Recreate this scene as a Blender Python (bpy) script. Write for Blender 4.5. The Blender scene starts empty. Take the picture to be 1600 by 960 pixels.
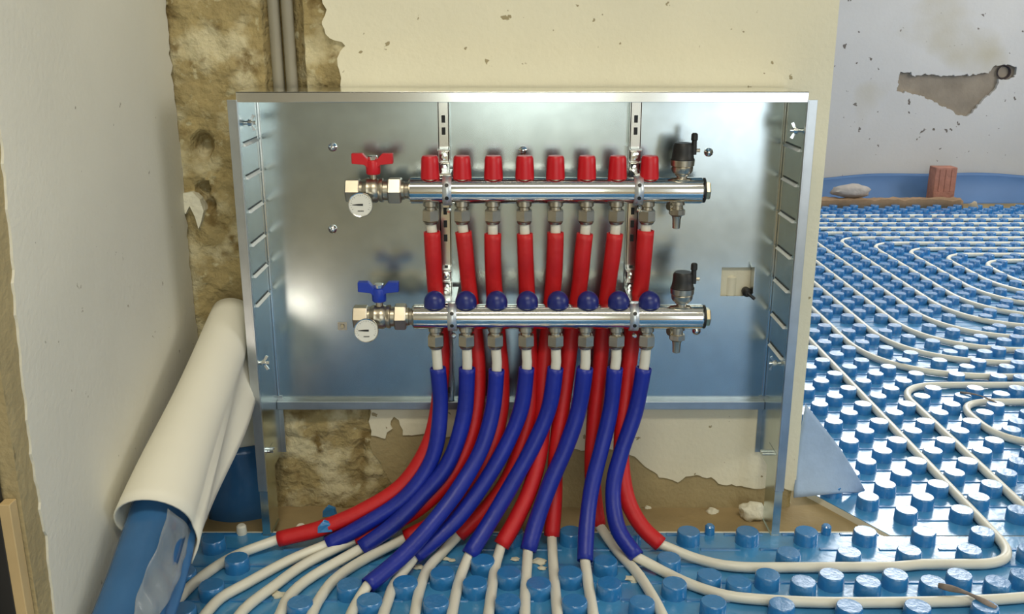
import bpy, bmesh, math, random
from mathutils import Vector, Matrix, noise
from mathutils.geometry import tessellate_polygon
random.seed(7)
S = bpy.context.scene
C = S.collection

# ------------------------------------------------------------------ camera
F = 1500.0
CAM = Vector((0.0, -1.62, 0.85))
PITCH = math.atan(436.0 / F)
cd = bpy.data.cameras.new('camera'); cd.sensor_width = 36.0; cd.lens = F / 1600.0 * 36.0
cd.clip_start = 0.02; cd.clip_end = 60
co = bpy.data.objects.new('camera', cd); C.objects.link(co)
co.location = CAM; co.rotation_euler = (math.pi / 2 - PITCH, 0, 0)
S.camera = co

# ------------------------------------------------------------------ world + daylight + exposure
w = bpy.data.worlds.new('daylight'); S.world = w; w.use_nodes = True
w.node_tree.nodes['Background'].inputs[0].default_value = (0.80, 0.90, 1.0, 1)
w.node_tree.nodes['Background'].inputs[1].default_value = 1.0
S.view_settings.view_transform = 'Standard'; S.view_settings.look = 'None'
S.view_settings.gamma = 1.0; S.view_settings.use_curve_mapping = False
S.view_settings.exposure = -0.2

def area(name, loc, rot, sx, sy, power, col):
    l = bpy.data.lights.new(name, 'AREA'); l.shape = 'RECTANGLE'; l.size = sx; l.size_y = sy
    l.energy = power; l.color = col
    o = bpy.data.objects.new(name, l); C.objects.link(o); o.location = loc; o.rotation_euler = rot
    return o
# daylight through an assumed far-wall window, unseen above the top edge
area('window_daylight', (1.95, 3.50, 1.66), (-math.pi / 2, 0, 0), 1.9, 1.24, 84, (0.92, 0.96, 1.0))
# fill light from two unseen side windows, added to brighten left and far walls
area('added_side_fill', (3.56, -1.30, 1.55), (0, math.pi / 2, 0), 1.2, 1.4, 33, (1.0, 0.98, 0.92))
area('added_side_fill', (3.56, 1.70, 1.60), (0, math.pi / 2, 0), 1.2, 1.4, 46, (1.0, 0.98, 0.95))
# daylight through an assumed, unseen glazed door behind the camera
area('assumed_rear_door_daylight', (0.10, -4.30, 1.25), (math.pi / 2, 0, 0), 0.9, 1.7, 19, (0.94, 1.0, 0.88))

# daylight through an assumed, unseen doorway in the right of the rear wall
area('assumed_doorway_daylight', (1.50, -4.30, 1.0), (math.pi / 2, 0, 0), 0.95, 1.95, 17, (0.86, 0.93, 1.0))

# ------------------------------------------------------------------ pixel helpers (real depth always given)
FW = Vector((0, math.cos(PITCH), -math.sin(PITCH))); UP = Vector((0, math.sin(PITCH), math.cos(PITCH)))
def ray(px, py): return FW + Vector((1, 0, 0)) * ((px - 800) / F) + UP * ((480 - py) / F)
def at(px, py, Y):
    d = ray(px, py); return CAM + d * ((Y - CAM.y) / d.y)
def fl(px, py, z=0.0):
    d = ray(px, py); return CAM + d * ((z - CAM.z) / d.z)
def atx(px, py, X):
    d = ray(px, py); return CAM + d * ((X - CAM.x) / d.x)
def proj(p):
    v = Vector(p) - CAM; dz = v.dot(FW)
    if dz < 0.05: return None
    return 800 + F * v.x / dz, 480 - F * v.dot(UP) / dz, dz

# ------------------------------------------------------------------ materials
def lin(r, g, b):
    f = lambda c: (c / 255 / 12.92) if c <= 10 else ((c / 255 + 0.055) / 1.055) ** 2.4
    return (f(r), f(g), f(b), 1)
MATS = {}
def mat(name, col, rough=0.5, metal=0.0, spec=0.5, var=0.0, vscale=8.0, bump=0.0, bscale=60.0, **kw):
    m = bpy.data.materials.new(name); m.use_nodes = True; nt = m.node_tree
    b = nt.nodes['Principled BSDF']
    b.inputs['Roughness'].default_value = rough; b.inputs['Metallic'].default_value = metal
    b.inputs['Specular IOR Level'].default_value = spec
    tc = nt.nodes.new('ShaderNodeTexCoord')
    n = nt.nodes.new('ShaderNodeTexNoise'); n.inputs['Scale'].default_value = vscale; n.inputs['Detail'].default_value = 5
    nt.links.new(tc.outputs['Object'], n.inputs['Vector'])
    r = nt.nodes.new('ShaderNodeValToRGB')
    c2 = tuple(max(0, c * (1 - var)) for c in col[:3]) + (1,); c1 = tuple(min(1, c * (1 + var)) for c in col[:3]) + (1,)
    r.color_ramp.elements[0].color = c2; r.color_ramp.elements[1].color = c1
    r.color_ramp.elements[0].position = 0.3; r.color_ramp.elements[1].position = 0.7
    nt.links.new(n.outputs['Fac'], r.inputs['Fac']); nt.links.new(r.outputs['Color'], b.inputs['Base Color'])
    if bump:
        n2 = nt.nodes.new('ShaderNodeTexNoise'); n2.inputs['Scale'].default_value = bscale; n2.inputs['Detail'].default_value = 4
        nt.links.new(tc.outputs['Object'], n2.inputs['Vector'])
        bm_ = nt.nodes.new('ShaderNodeBump'); bm_.inputs['Strength'].default_value = bump; bm_.inputs['Distance'].default_value = 0.01
        nt.links.new(n2.outputs['Fac'], bm_.inputs['Height']); nt.links.new(bm_.outputs['Normal'], b.inputs['Normal'])
    for k, v in kw.items(): b.inputs[k.replace('_', ' ')].default_value = v
    MATS[name] = m
    return m
def spots(m, col, scale, lo, hi, detail=3, seed=0.0):
    """dirt specks with a shape of their own, over the base colour"""
    nt = m.node_tree; b = nt.nodes['Principled BSDF']
    src = b.inputs['Base Color'].links[0].from_socket
    tc = nt.nodes.new('ShaderNodeTexCoord'); mp = nt.nodes.new('ShaderNodeMapping'); mp.inputs['Location'].default_value = (seed, seed, seed)
    nt.links.new(tc.outputs['Object'], mp.inputs['Vector'])
    n = nt.nodes.new('ShaderNodeTexNoise'); n.inputs['Scale'].default_value = scale; n.inputs['Detail'].default_value = detail
    nt.links.new(mp.outputs['Vector'], n.inputs['Vector'])
    r = nt.nodes.new('ShaderNodeValToRGB'); r.color_ramp.elements[0].position = lo; r.color_ramp.elements[1].position = hi
    nt.links.new(n.outputs['Fac'], r.inputs['Fac'])
    mx = nt.nodes.new('ShaderNodeMix'); mx.data_type = 'RGBA'
    nt.links.new(r.outputs['Color'], mx.inputs['Factor']); nt.links.new(src, mx.inputs['A']); mx.inputs['B'].default_value = col
    nt.links.new(mx.outputs['Result'], b.inputs['Base Color'])

plaster = mat('cream_plaster', lin(226, 220, 194), 0.85, var=0.04, vscale=4, bump=0.12, bscale=90)
spots(plaster, lin(158, 146, 112), 42, 0.675, 0.69)
plaster_l = mat('grey_plaster', lin(218, 214, 198), 0.85, var=0.04, vscale=5, bump=0.10, bscale=120)
spots(plaster_l, lin(165, 158, 138), 60, 0.735, 0.76)
plaster_f = mat('far_plaster', lin(205, 203, 200), 0.85, var=0.04, vscale=3, bump=0.08, bscale=60)
spots(plaster_f, lin(110, 102, 95), 24, 0.695, 0.71, seed=3.3)
spots(plaster_f, lin(190, 183, 165), 2.2, 0.55, 0.72, seed=1.3)
mortar = mat('old_mortar', lin(160, 143, 98), 0.95, var=0.16, vscale=22, bump=0.7, bscale=90)
spots(mortar, lin(200, 189, 152), 13, 0.47, 0.60, 9, seed=5.0)
spots(mortar, lin(118, 98, 56), 24, 0.57, 0.70, 8, seed=9.0)
spots(mortar, lin(190, 180, 142), 50, 0.62, 0.70, 6, seed=2.0)
render_m = mat('brown_render', lin(164, 148, 108), 0.95, var=0.10, vscale=12, bump=0.25, bscale=110)
screed = mat('concrete_screed', lin(158, 138, 98), 0.9, var=0.14, vscale=9, bump=0.2, bscale=80)
ceil_m = mat('ceiling_paint', lin(205, 200, 188), 0.9, var=0.03)
dark_m = mat('dark_room', lin(40, 38, 32), 0.9, var=0.2)  # darkness of the unlit space is put into the wall colour
galv = mat('galvanised_sheet', (0.54, 0.61, 0.61, 1), 0.22, 1.0, var=0.06, vscale=30)
galv_d = mat('galvanised_flange', (0.52, 0.55, 0.56, 1), 0.30, 1.0, var=0.08, vscale=30)
slot_light_m = mat('slot_light', (0.90, 0.91, 0.88, 1), 0.55, 0.35, var=0.03)  # near-white metal standing in for light seen through the side slots
clamp_m = mat('clamp_zinc', (0.72, 0.76, 0.78, 1), 0.42, 0.85, var=0.05)
bright = mat('bright_zinc', (0.86, 0.87, 0.84, 1), 0.16, 1.0, var=0.04)
chrome = mat('chrome_bar', (0.80, 0.79, 0.76, 1), 0.10, 1.0, var=0.01)
nickel = mat('nickel_brass', (0.52, 0.47, 0.37, 1), 0.33, 1.0, var=0.10, vscale=40)
brass = mat('pale_brass', (0.66, 0.58, 0.38, 1), 0.25, 1.0, var=0.06)
red_p = mat('red_plastic', lin(205, 22, 34), 0.38, var=0.04)
red_s = mat('red_sleeve', lin(196, 22, 26), 0.5, var=0.07, vscale=25, bump=0.08, bscale=120)
blue_s = mat('blue_sleeve', lin(18, 38, 146), 0.42, var=0.10, vscale=22, bump=0.08, bscale=120)
blue_c = mat('dark_blue_cap', lin(30, 40, 112), 0.35, var=0.03)
blue_h = mat('blue_handle', lin(26, 58, 165), 0.4, var=0.04)
black_p = mat('black_plastic', lin(34, 34, 32), 0.5, var=0.1)
pex = mat('white_pex', lin(226, 222, 205), 0.38, var=0.03)
pex_g = mat('grey_conduit', lin(140, 134, 116), 0.5, var=0.05)
film = mat('blue_film', lin(68, 144, 196), 0.20, var=0.12, vscale=16, bump=0.12, bscale=45, spec=0.9, Coat_Weight=0.5, Coat_Roughness=0.2)
film_st = mat('blue_stud_plastic', lin(44, 122, 182), 0.24, var=0.06, vscale=20, bump=0.15, bscale=70, spec=0.9, Coat_Weight=0.5, Coat_Roughness=0.2)
eps = mat('white_polystyrene', lin(232, 228, 210), 0.8, var=0.03, bump=0.1, bscale=300)
foam = mat('white_foam_sheet', lin(226, 222, 205), 0.7, var=0.02)
foam_b = mat('pale_blue_foam', lin(170, 192, 218), 0.4, var=0.06, vscale=30, bump=0.15, bscale=60)
bfilm = mat('blue_skirt_film', lin(56, 104, 152), 0.18, var=0.12, vscale=14, bump=0.15, bscale=25, Alpha=0.9)
cfilm = mat('clear_film', lin(170, 178, 180), 0.12, var=0.2, vscale=14, bump=0.2, bscale=24, Alpha=0.42)
dial_m = mat('dial_white', lin(225, 224, 214), 0.4, var=0.02)
print_m = mat('dial_print', lin(50, 50, 48), 0.6, var=0.1)
lump_m = mat('white_plaster_lump', lin(224, 219, 196), 0.9, var=0.06, vscale=60, bump=0.4, bscale=90)
brick_m = mat('red_brick', lin(176, 122, 104), 0.9, var=0.18, vscale=25, bump=0.4, bscale=70)
plank_m = mat('dusty_plank', lin(150, 122, 92), 0.85, var=0.2, vscale=12, bump=0.2)
batten_m = mat('pale_wood', lin(190, 165, 118), 0.7, var=0.12, vscale=10)
twig_m = mat('grey_twig', lin(138, 126, 116), 0.8, var=0.3, vscale=60)
sack_m = mat('dark_rubble', lin(58, 54, 40), 0.9, var=0.6, vscale=40, bump=0.5, bscale=60)
hole_m = mat('dark_socket', lin(70, 60, 60), 0.9, var=0.4, vscale=40)
strip_m = mat('blue_edge_strip', lin(84, 124, 176), 0.5, var=0.06, vscale=6)
frame_m = mat('window_frame_paint', lin(220, 220, 215), 0.5, var=0.02)
glow = bpy.data.materials.new('lamp_diffuser'); glow.use_nodes = True
_b = glow.node_tree.nodes['Principled BSDF']; _b.inputs['Emission Color'].default_value = (1, 0.93, 0.74, 1); _b.inputs['Emission Strength'].default_value = 1.0

# ------------------------------------------------------------------ mesh builder
class MB:
    def __init__(s): s.v = []; s.f = []
    def add(s, vs, fs):
        o = len(s.v); s.v += [Vector(v) for v in vs]; s.f += [tuple(i + o for i in f) for f in fs]; return s
    def box(s, a, b):
        x0, x1 = sorted((a[0], b[0])); y0, y1 = sorted((a[1], b[1])); z0, z1 = sorted((a[2], b[2]))
        return s.add([(x0, y0, z0), (x1, y0, z0), (x1, y1, z0), (x0, y1, z0), (x0, y0, z1), (x1, y0, z1), (x1, y1, z1), (x0, y1, z1)],
                     [(0, 3, 2, 1), (4, 5, 6, 7), (0, 1, 5, 4), (1, 2, 6, 5), (2, 3, 7, 6), (3, 0, 4, 7)])
    def lathe(s, o, axis, prof, n=24, rot=0.0):
        """prof: (distance along axis, radius)"""
        o = Vector(o); a = Vector(axis).normalized(); u = a.orthogonal().normalized(); w_ = a.cross(u)
        if abs(a.z) > 0.9: u = Vector((1, 0, 0)); w_ = a.cross(u).normalized(); u = w_.cross(a)
        elif abs(a.x) > 0.9: u = Vector((0, 0, 1)); w_ = a.cross(u).normalized(); u = w_.cross(a)
        elif abs(a.y) > 0.9: u = Vector((1, 0, 0)); w_ = a.cross(u).normalized(); u = w_.cross(a)
        vs = []; fs = []
        for (d, r) in prof:
            for i in range(n):
                t = 2 * math.pi * i / n + rot
                vs.append(o + a * d + (u * math.cos(t) + w_ * math.sin(t)) * max(r, 1e-5))
        for k in range(len(prof) - 1):
            for i in range(n):
                j = (i + 1) % n; fs.append((k * n + i, k * n + j, (k + 1) * n + j, (k + 1) * n + i))
        fs.append(tuple(reversed(range(n)))); fs.append(tuple((len(prof) - 1) * n + i for i in range(n)))
        return s.add(vs, fs)
    def cyl(s, p0, p1, r0, r1=None, n=16, rot=0.0):
        p0 = Vector(p0); p1 = Vector(p1); d = p1 - p0
        return s.lathe(p0, d, [(0, r0), (d.length, r0 if r1 is None else r1)], n, rot)
    def tube(s, path, r, n=12, cap=True):
        P = [Vector(p) for p in path]; m = len(P); vs = []; fs = []
        t0 = (P[1] - P[0]).normalized(); nrm = t0.orthogonal().normalized()
        for i in range(m):
            t = (P[min(i + 1, m - 1)] - P[max(i - 1, 0)]).normalized()
            nrm = (nrm - t * nrm.dot(t)).normalized(); bi = t.cross(nrm)
            rr = r(i / (m - 1)) if callable(r) else r
            for k in range(n):
                a = 2 * math.pi * k / n; vs.append(P[i] + (nrm * math.cos(a) + bi * math.sin(a)) * rr)
        for i in range(m - 1):
            for k in range(n):
                j = (k + 1) % n; fs.append((i * n + k, i * n + j, (i + 1) * n + j, (i + 1) * n + k))
        if cap: fs.append(tuple(reversed(range(n)))); fs.append(tuple((m - 1) * n + k for k in range(n)))
        return s.add(vs, fs)
    def prism(s, poly, d, holes=()):
        """flat polygon (3-D points) with optional holes, extruded by vector d"""
        d = Vector(d); loops = [[Vector(p) for p in poly]] + [[Vector(p) for p in h] for h in holes]
        allp = [p for l in loops for p in l]; n = len(allp)
        tris = tessellate_polygon(loops)
        vs = allp + [p + d for p in allp]; fs = [tuple(t) for t in tris] + [tuple(n + i for i in reversed(t)) for t in tris]
        o = 0
        for l in loops:
            for i in range(len(l)):
                j = (i + 1) % len(l); fs.append((o + i, o + j, n + o + j, n + o + i))
            o += len(l)
        return s.add(vs, fs)
    def grid(s, f, nu, nv):
        vs = [f(i / nu, j / nv) for j in range(nv + 1) for i in range(nu + 1)]
        fs = [(j * (nu + 1) + i, j * (nu + 1) + i + 1, (j + 1) * (nu + 1) + i + 1, (j + 1) * (nu + 1) + i) for j in range(nv) for i in range(nu)]
        return s.add(vs, fs)
    def lump(s, c, r, sc=(1, 1, 1), jit=0.25, seed=0, lv=2):
        bm = bmesh.new(); bmesh.ops.create_icosphere(bm, subdivisions=lv, radius=1)
        bm.verts.ensure_lookup_table(); vs = []
        for v in bm.verts:
            k = 1 + jit * noise.noise(v.co * 1.7 + Vector((seed * 3.1, seed, 0))) + jit * 0.5 * noise.noise(v.co * 4 + Vector((seed, 0, 7)))
            vs.append(Vector(c) + Vector((v.co.x * sc[0], v.co.y * sc[1], v.co.z * sc[2])) * r * k)
        s.add(vs, [tuple(v.index for v in f.verts) for f in bm.faces]); bm.free(); return s
    def build(s, name, m, parent=None, smooth=35, solid=0, bevel=0, sub=0):
        off = worldloc(parent) if parent else Vector((0, 0, 0))
        me = bpy.data.meshes.new(name); me.from_pydata([v - off for v in s.v], [], s.f)
        bm = bmesh.new(); bm.from_mesh(me); bmesh.ops.recalc_face_normals(bm, faces=bm.faces); bm.to_mesh(me); bm.free()
        if smooth:
            for p in me.polygons: p.use_smooth = True
            if smooth < 180: me.set_sharp_from_angle(angle=math.radians(smooth))
        me.materials.append(m)
        o = bpy.data.objects.new(name, me); C.objects.link(o)
        if parent: o.parent = parent
        if sub:
            q = o.modifiers.new('smooth', 'SUBSURF'); q.levels = q.render_levels = sub
        if solid:
            q = o.modifiers.new('thickness', 'SOLIDIFY'); q.thickness = solid; q.offset = 0
        if bevel:
            q = o.modifiers.new('edges', 'BEVEL'); q.width = bevel; q.segments = 2; q.limit_method = 'ANGLE'
        return o
def worldloc(o):
    v = Vector((0, 0, 0))
    while o: v = v + o.location; o = o.parent
    return v
def thing(name, label, cat, loc, group=None):
    o = bpy.data.objects.new(name, None); C.objects.link(o); o.location = loc; o.empty_display_size = 0.03
    o['label'] = label; o['category'] = cat
    if group: o['group'] = group
    return o
def tag(o, label, cat, group=None):
    o['label'] = label; o['category'] = cat
    if group: o['group'] = group
    # keep the origin on the thing itself
    if o.type == 'MESH':
        vs = [v.co.copy() for v in o.data.vertices]
        c = Vector((sum(v.x for v in vs) / len(vs), sum(v.y for v in vs) / len(vs), min(v.z for v in vs)))
        for v in o.data.vertices: v.co -= c
        o.location = o.location + c
    return o
def struct(o): o['kind'] = 'structure'; return o
def catmull(P, step=0.012):
    P = [Vector(p) for p in P]; Q = [P[0] * 2 - P[1]] + P + [P[-1] * 2 - P[-2]]; out = []
    for i in range(1, len(Q) - 2):
        a, b, c, d = Q[i - 1], Q[i], Q[i + 1], Q[i + 2]; n = max(2, int((c - b).length / step))
        for k in range(n):
            t = k / n
            out.append(0.5 * ((2 * b) + (c - a) * t + (2 * a - 5 * b + 4 * c - d) * t * t + (3 * b - a - 3 * c + d) * t ** 3))
    out.append(P[-1]); return out
def dense(P, step=0.014):
    out = []
    for a, b in zip(P[:-1], P[1:]):
        a = Vector(a); b = Vector(b); n = max(1, int((b - a).length / step)); out += [a.lerp(b, k / n) for k in range(n)]
    return out + [Vector(P[-1])]
def rough_line(pts, n=6, amp=0.003, seed=1.0):
    """subdivide a polyline and roughen it (broken plaster edge); pts are 2-D"""
    out = []
    for i in range(len(pts) - 1):
        a = Vector(pts[i]); b = Vector(pts[i + 1]); m = max(1, int((b - a).length / 0.008))
        for k in range(m):
            p = a.lerp(b, k / m)
            out.append(Vector((p.x + amp * noise.noise(Vector((p.x * 60, p.y * 60, seed))) * 1.6, p.y + amp * noise.noise(Vector((p.x * 60, p.y * 60, seed + 9))) * 1.6)))
    out.append(Vector(pts[-1])); return out

# ================================================================== THE SETTING
XL = -0.558; XR = 0.527; YF = 3.35; ZC = 2.55
fo = struct(MB().box((-1.9, -4.3, -0.08), (3.45, 3.6, -0.014)).build('floor', screed, None, 0))
struct(MB().box((-1.9, -4.3, ZC), (3.45, 3.6, ZC + 0.1)).build('ceiling', ceil_m, None, 0))

# --- wall with the cabinet: rough mortar core, plaster coat with broken edges
def mortar_y(x, z):
    rough = min(1.0, max(0.0, (-0.235 - x) / 0.05)) if z > 0.30 else min(1.0, max(0.0, (-0.19 - x) / 0.06))
    v = Vector((x, 0, z))
    y = 0.008 + 0.0025 * noise.noise(v * 40)
    y += rough * (0.006 * noise.fractal(v * 22, 1.0, 2.0, 5) + 0.005 * noise.noise(v * 45))
    # chiselled chase for the conduits
    for cx in (-0.383, -0.362):
        dx = abs(x - cx)
        if dx < 0.022 and z > 0.22: y = y * 0.4 + 0.022 * (1 - dx / 0.022) ** 0.5 + 0.010
    for (hx, hz, rr, dp) in ((-0.522, 0.660, 0.020, 0.045), (-0.527, 0.585, 0.014, 0.04), (-0.520, 0.560, 0.014, 0.03)):
        q = math.hypot((x - hx), (z - hz) * 0.8)
        if q < rr: y += dp * (1 - (q / rr) ** 2)
    if z < 0.16 and x < -0.2: y -= 0.012 * max(0, noise.noise(v * 9 + Vector((3, 0, 0)))) * (0.16 - z) / 0.16
    return y
g = MB().grid(lambda u, v: Vector((-0.60 + u * 1.122, mortar_y(-0.60 + u * 1.122, -0.04 + v * 1.24), -0.04 + v * 1.24)), 210, 230)
wb = struct(g.build('wall_back', mortar, None, 60))
core = MB().box((-0.62, 0.055, -0.05), (XR - 0.012, 0.15, ZC)).box((-0.62, 0.012, 1.19), (XR - 0.012, 0.06, ZC)).build('core', mortar, wb, 0)
pl = [(500, -15), (508, 15), (504, 40), (509, 56), (531, 65), (536, 72), (527, 92), (533, 131), (552, 260), (566, 420), (579, 560), (580, 632), (580, 680), (600, 685), (611, 672), (614, 652), (624, 656), (629, 681), (670, 679), (700, 683), (750, 690), (800, 696), (850, 694), (880, 700), (930, 703), (965, 705), (992, 714), (1010, 727), (1030, 747), (1060, 752), (1085, 741), (1112, 748), (1122, 757), (1180, 764), (1205, 761), (1242, 768)]
p2 = [(at(x, y, 0).x, at(x, y, 0).z) for x, y in pl]
edge = rough_line(p2, amp=0.004)
top = [Vector((p2[0][0] - 0.02, ZC))]
poly = top + list(edge) + [Vector((XR, edge[-1].y)), Vector((XR, ZC))]
pc = MB().prism([(p.x, 0.0, p.y) for p in poly], (0, 0.02, 0)).box((XR - 0.013, 0.0201, -0.05), (XR, 0.15, ZC))
pc.build('plaster_coat', plaster, wb, 20)
# brown base render below the plaster, right of the broken masonry
rp = [(580, 640), (580, 700), (600, 735), (622, 770), (640, 800), (660, 815)]
rl = rough_line([(at(x, y, 0.004).x, at(x, y, 0.004).z) for x, y in rp] + [(at(665, 815, .004).x, -0.05)], amp=0.004, seed=4)
MB().prism([(p.x, 0.0035, p.y) for p in rl] + [(XR - 0.012, 0.0035, -0.05), (XR - 0.012, 0.0035, 0.30), (rl[0].x, 0.0035, 0.30)], (0, 0.02, 0)).build('render_coat', render_m, wb, 20)
# a dab of white plaster on the masonry
dab = [(282, 303), (300, 300), (312, 312), (318, 330), (314, 348), (310, 358), (304, 338), (296, 322), (290, 335), (283, 325)]
MB().prism([at(x, y, -0.003) for x, y in dab], (0, 0.03, 0)).build('plaster_dab', lump_m, wb, 20)

# --- left wall stub
def left_y(y, z): return 0.0
gl = MB().box((XL - 0.14, -0.624, -0.05), (XL - 0.012, 0.15, ZC))
wl = struct(gl.build('wall_left', mortar, None, 0))
rg = MB().grid(lambda u, v: Vector((XL - 0.003 + 0.0012 * noise.noise(Vector((u * 40, v * 60, 2))), -0.627 + u * 0.12, -0.05 + v * 1.35)), 24, 160)
rg.build('bare_render', render_m, wl, 60)
MB().box((XL - 0.012, -0.628, 1.29), (XL - 0.003, -0.5, ZC)).box((XL - 0.14, -0.629, -0.05), (XL - 0.003, -0.624, ZC)).build('bare_render', render_m, wl, 0)
e1 = rough_line([(-0.609, -0.05), (-0.606, 0.02), (-0.592, 0.25), (-0.596, 0.40), (-0.582, 0.55), (-0.558, 0.74), (-0.56, 1.0), (-0.56, ZC)], amp=0.003, seed=2)
e2 = rough_line([(0.004, ZC), (0.004, 1.0), (0.0, 0.8), (0.006, 0.6), (-0.004, 0.45), (0.004, 0.3), (0.0, -0.05)], amp=0.006, seed=7)
MB().prism([(XL, p.x, p.y) for p in e1 + e2], (-0.009, 0, 0)).build('plaster_coat', plaster_l, wl, 20)

# --- far wall with an assumed, unseen window above the top edge, a broken patch and a socket hole
WX0, WX1, WZ0, WZ1 = 1.0, 2.9, 1.04, 2.28
wf = struct(MB().prism([(-1.0, YF + 0.02, -0.05), (3.45, YF + 0.02, -0.05), (3.45, YF + 0.02, ZC), (-1.0, YF + 0.02, ZC)], (0, 0.14, 0),
            holes=[[(WX0, YF + 0.02, WZ0), (WX1, YF + 0.02, WZ0), (WX1, YF + 0.02, WZ1), (WX0, YF + 0.02, WZ1)]]).build('wall_far', mat('far_mortar', lin(150, 138, 122), 0.95, var=0.16, vscale=9, bump=0.4, bscale=30), None, 20))
hp = [(1407, 113), (1424, 114), (1429, 119), (1446, 117), (1490, 118), (1531, 116), (1548, 111), (1553, 103), (1575, 101), (1588, 105), (1589, 116), (1578, 124), (1562, 125), (1556, 140), (1541, 152), (1527, 165), (1517, 178), (1508, 183), (1497, 180), (1480, 170), (1460, 160), (1440, 150), (1420, 145), (1400, 143)]
h2 = rough_line([(at(x, y, YF).x, at(x, y, YF).z) for x, y in hp] + [(at(1407, 113, YF).x, at(1407, 113, YF).z)], amp=0.008, seed=3)[:-1]
MB().prism([(-1.0, YF, -0.05), (3.45, YF, -0.05), (3.45, YF, ZC), (-1.0, YF, ZC)], (0, 0.022, 0),
           holes=[[(WX0, YF, WZ0), (WX1, YF, WZ0), (WX1, YF, WZ1), (WX0, YF, WZ1)], [(p.x, YF, p.y) for p in h2]]).build('plaster_coat', plaster_f, wf, 20)
sc = at(1570, 113, YF)
sk = MB().lathe((sc.x, YF + 0.024, sc.z), (0, -1, 0), [(0, 0.030), (0.018, 0.036), (0.020, 0.032), (0.004, 0.027), (0.002, 0.0)], 20).build('socket_box', hole_m, wf)
wn = struct(MB().box((WX0, YF + 0.06, WZ0), (WX0 + 0.05, YF + 0.11, WZ1)).box((WX1 - 0.05, YF + 0.06, WZ0), (WX1, YF + 0.11, WZ1)).box((WX0, YF + 0.06, WZ0), (WX1, YF + 0.11, WZ0 + 0.05)).box((WX0, YF + 0.06, WZ1 - 0.05), (WX1, YF + 0.11, WZ1)).box((1.925, YF + 0.06, WZ0), (1.975, YF + 0.11, WZ1)).build('window_1', frame_m, None, 0))  # frame of the assumed, unseen far window
# --- remaining shell
hw = [[(3.45, y0, 0.95), (3.45, y1, 0.95), (3.45, y1, 2.2), (3.45, y0, 2.2)] for y0, y1 in ((-2.0, -0.6), (1.0, 2.4))]  # openings for the side windows added as fill
struct(MB().prism([(3.45, -4.3, -0.05), (3.45, 3.6, -0.05), (3.45, 3.6, ZC), (3.45, -4.3, ZC)], (0.09, 0, 0), holes=hw).build('wall_right', plaster_f, None, 0))
for n_, (y0, y1) in ((3, (-2.0, -0.6)), (4, (1.0, 2.4))):  # frames of the added, unseen side windows
    ym = (y0 + y1) / 2
    struct(MB().box((3.48, y0, 0.95), (3.52, y0 + 0.04, 2.2)).box((3.48, y1 - 0.04, 0.95), (3.52, y1, 2.2)).box((3.48, y0, 0.95), (3.52, y1, 0.99)).box((3.48, y0, 2.16), (3.52, y1, 2.2)).box((3.48, ym - 0.02, 0.95), (3.52, ym + 0.02, 2.2)).build('window_%d' % n_, frame_m, None, 0))
struct(MB().prism([(-1.9, -4.2, -0.05), (3.45, -4.2, -0.05), (3.45, -4.2, ZC), (-1.9, -4.2, ZC)], (0, -0.08, 0),
                  holes=[[(-0.35, -4.2, 0.40), (0.55, -4.2, 0.40), (0.55, -4.2, 2.10), (-0.35, -4.2, 2.10)], [(1.0, -4.2, 0.0), (2.0, -4.2, 0.0), (2.0, -4.2, 2.05), (1.0, -4.2, 2.05)]]).build('wall_rear', plaster_l, None, 0))  # both openings are assumed, to let in the rear daylight
struct(MB().box((-0.35, -4.26, 0.40), (-0.30, -4.21, 2.10)).box((0.50, -4.26, 0.40), (0.55, -4.21, 2.10)).box((-0.35, -4.26, 2.05), (0.55, -4.21, 2.10)).build('window_2', frame_m, None, 0))  # frame of the assumed, unseen rear door
struct(MB().box((-1.9, -4.3, -0.05), (-1.8, 0.2, ZC)).build('wall_outer', dark_m, None, 0))
struct(MB().box((-1.85, 0.10, -0.05), (-0.69, 0.2, ZC)).build('wall_side', dark_m, None, 0))

# ceiling lamp, unseen, assumed from the glint along the chrome bars
lamp = thing('assumed_ceiling_lamp', 'assumed long white ceiling lamp with a pale diffuser', 'lamp', (0.08, -1.75, ZC))
MB().box((-0.62, -1.85, ZC - 0.05), (0.78, -1.65, ZC)).build('housing', frame_m, lamp, 0)
MB().box((-0.60, -1.84, ZC - 0.07), (0.76, -1.66, ZC - 0.05)).build('diffuser', glow, lamp, 0)
al = area('assumed_lamp_light', (0.08, -1.75, ZC - 0.08), (0, 0, 0), 1.3, 0.34, 37, (1.0, 0.91, 0.73))

# ================================================================== FLOOR MATS
A = 0.101; HX = A / 2
def in_poly(x, y, P):
    c = False
    for i in range(len(P)):
        (x0, y0), (x1, y1) = P[i], P[i - 1]
        if (y0 > y) != (y1 > y) and x < (x1 - x0) * (y - y0) / (y1 - y0) + x0: c = not c
    return c
PIPE_PTS = []      # floor runs, filled before the studs are placed
MAT_POLYS = [
    ('floor_mat', 'blue studded heating mat in front of the metal cabinet', [(-0.545, -1.75), (3.3, -1.75), (3.3, -0.127), (0.648, -0.127), (0.636, -0.108), (-0.545, -0.108)]),
    ('floor_mat', 'blue studded heating mat just right of the wall end', [(0.660, -0.123), (3.3, -0.123), (3.3, 1.098), (0.565, 1.098), (0.565, 0.045)]),
    ('floor_mat', 'blue studded heating mat reaching the far wall', [(0.565, 1.102), (3.3, 1.102), (3.3, 3.05), (0.3, 3.05), (0.3, 1.102)]),
]

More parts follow.
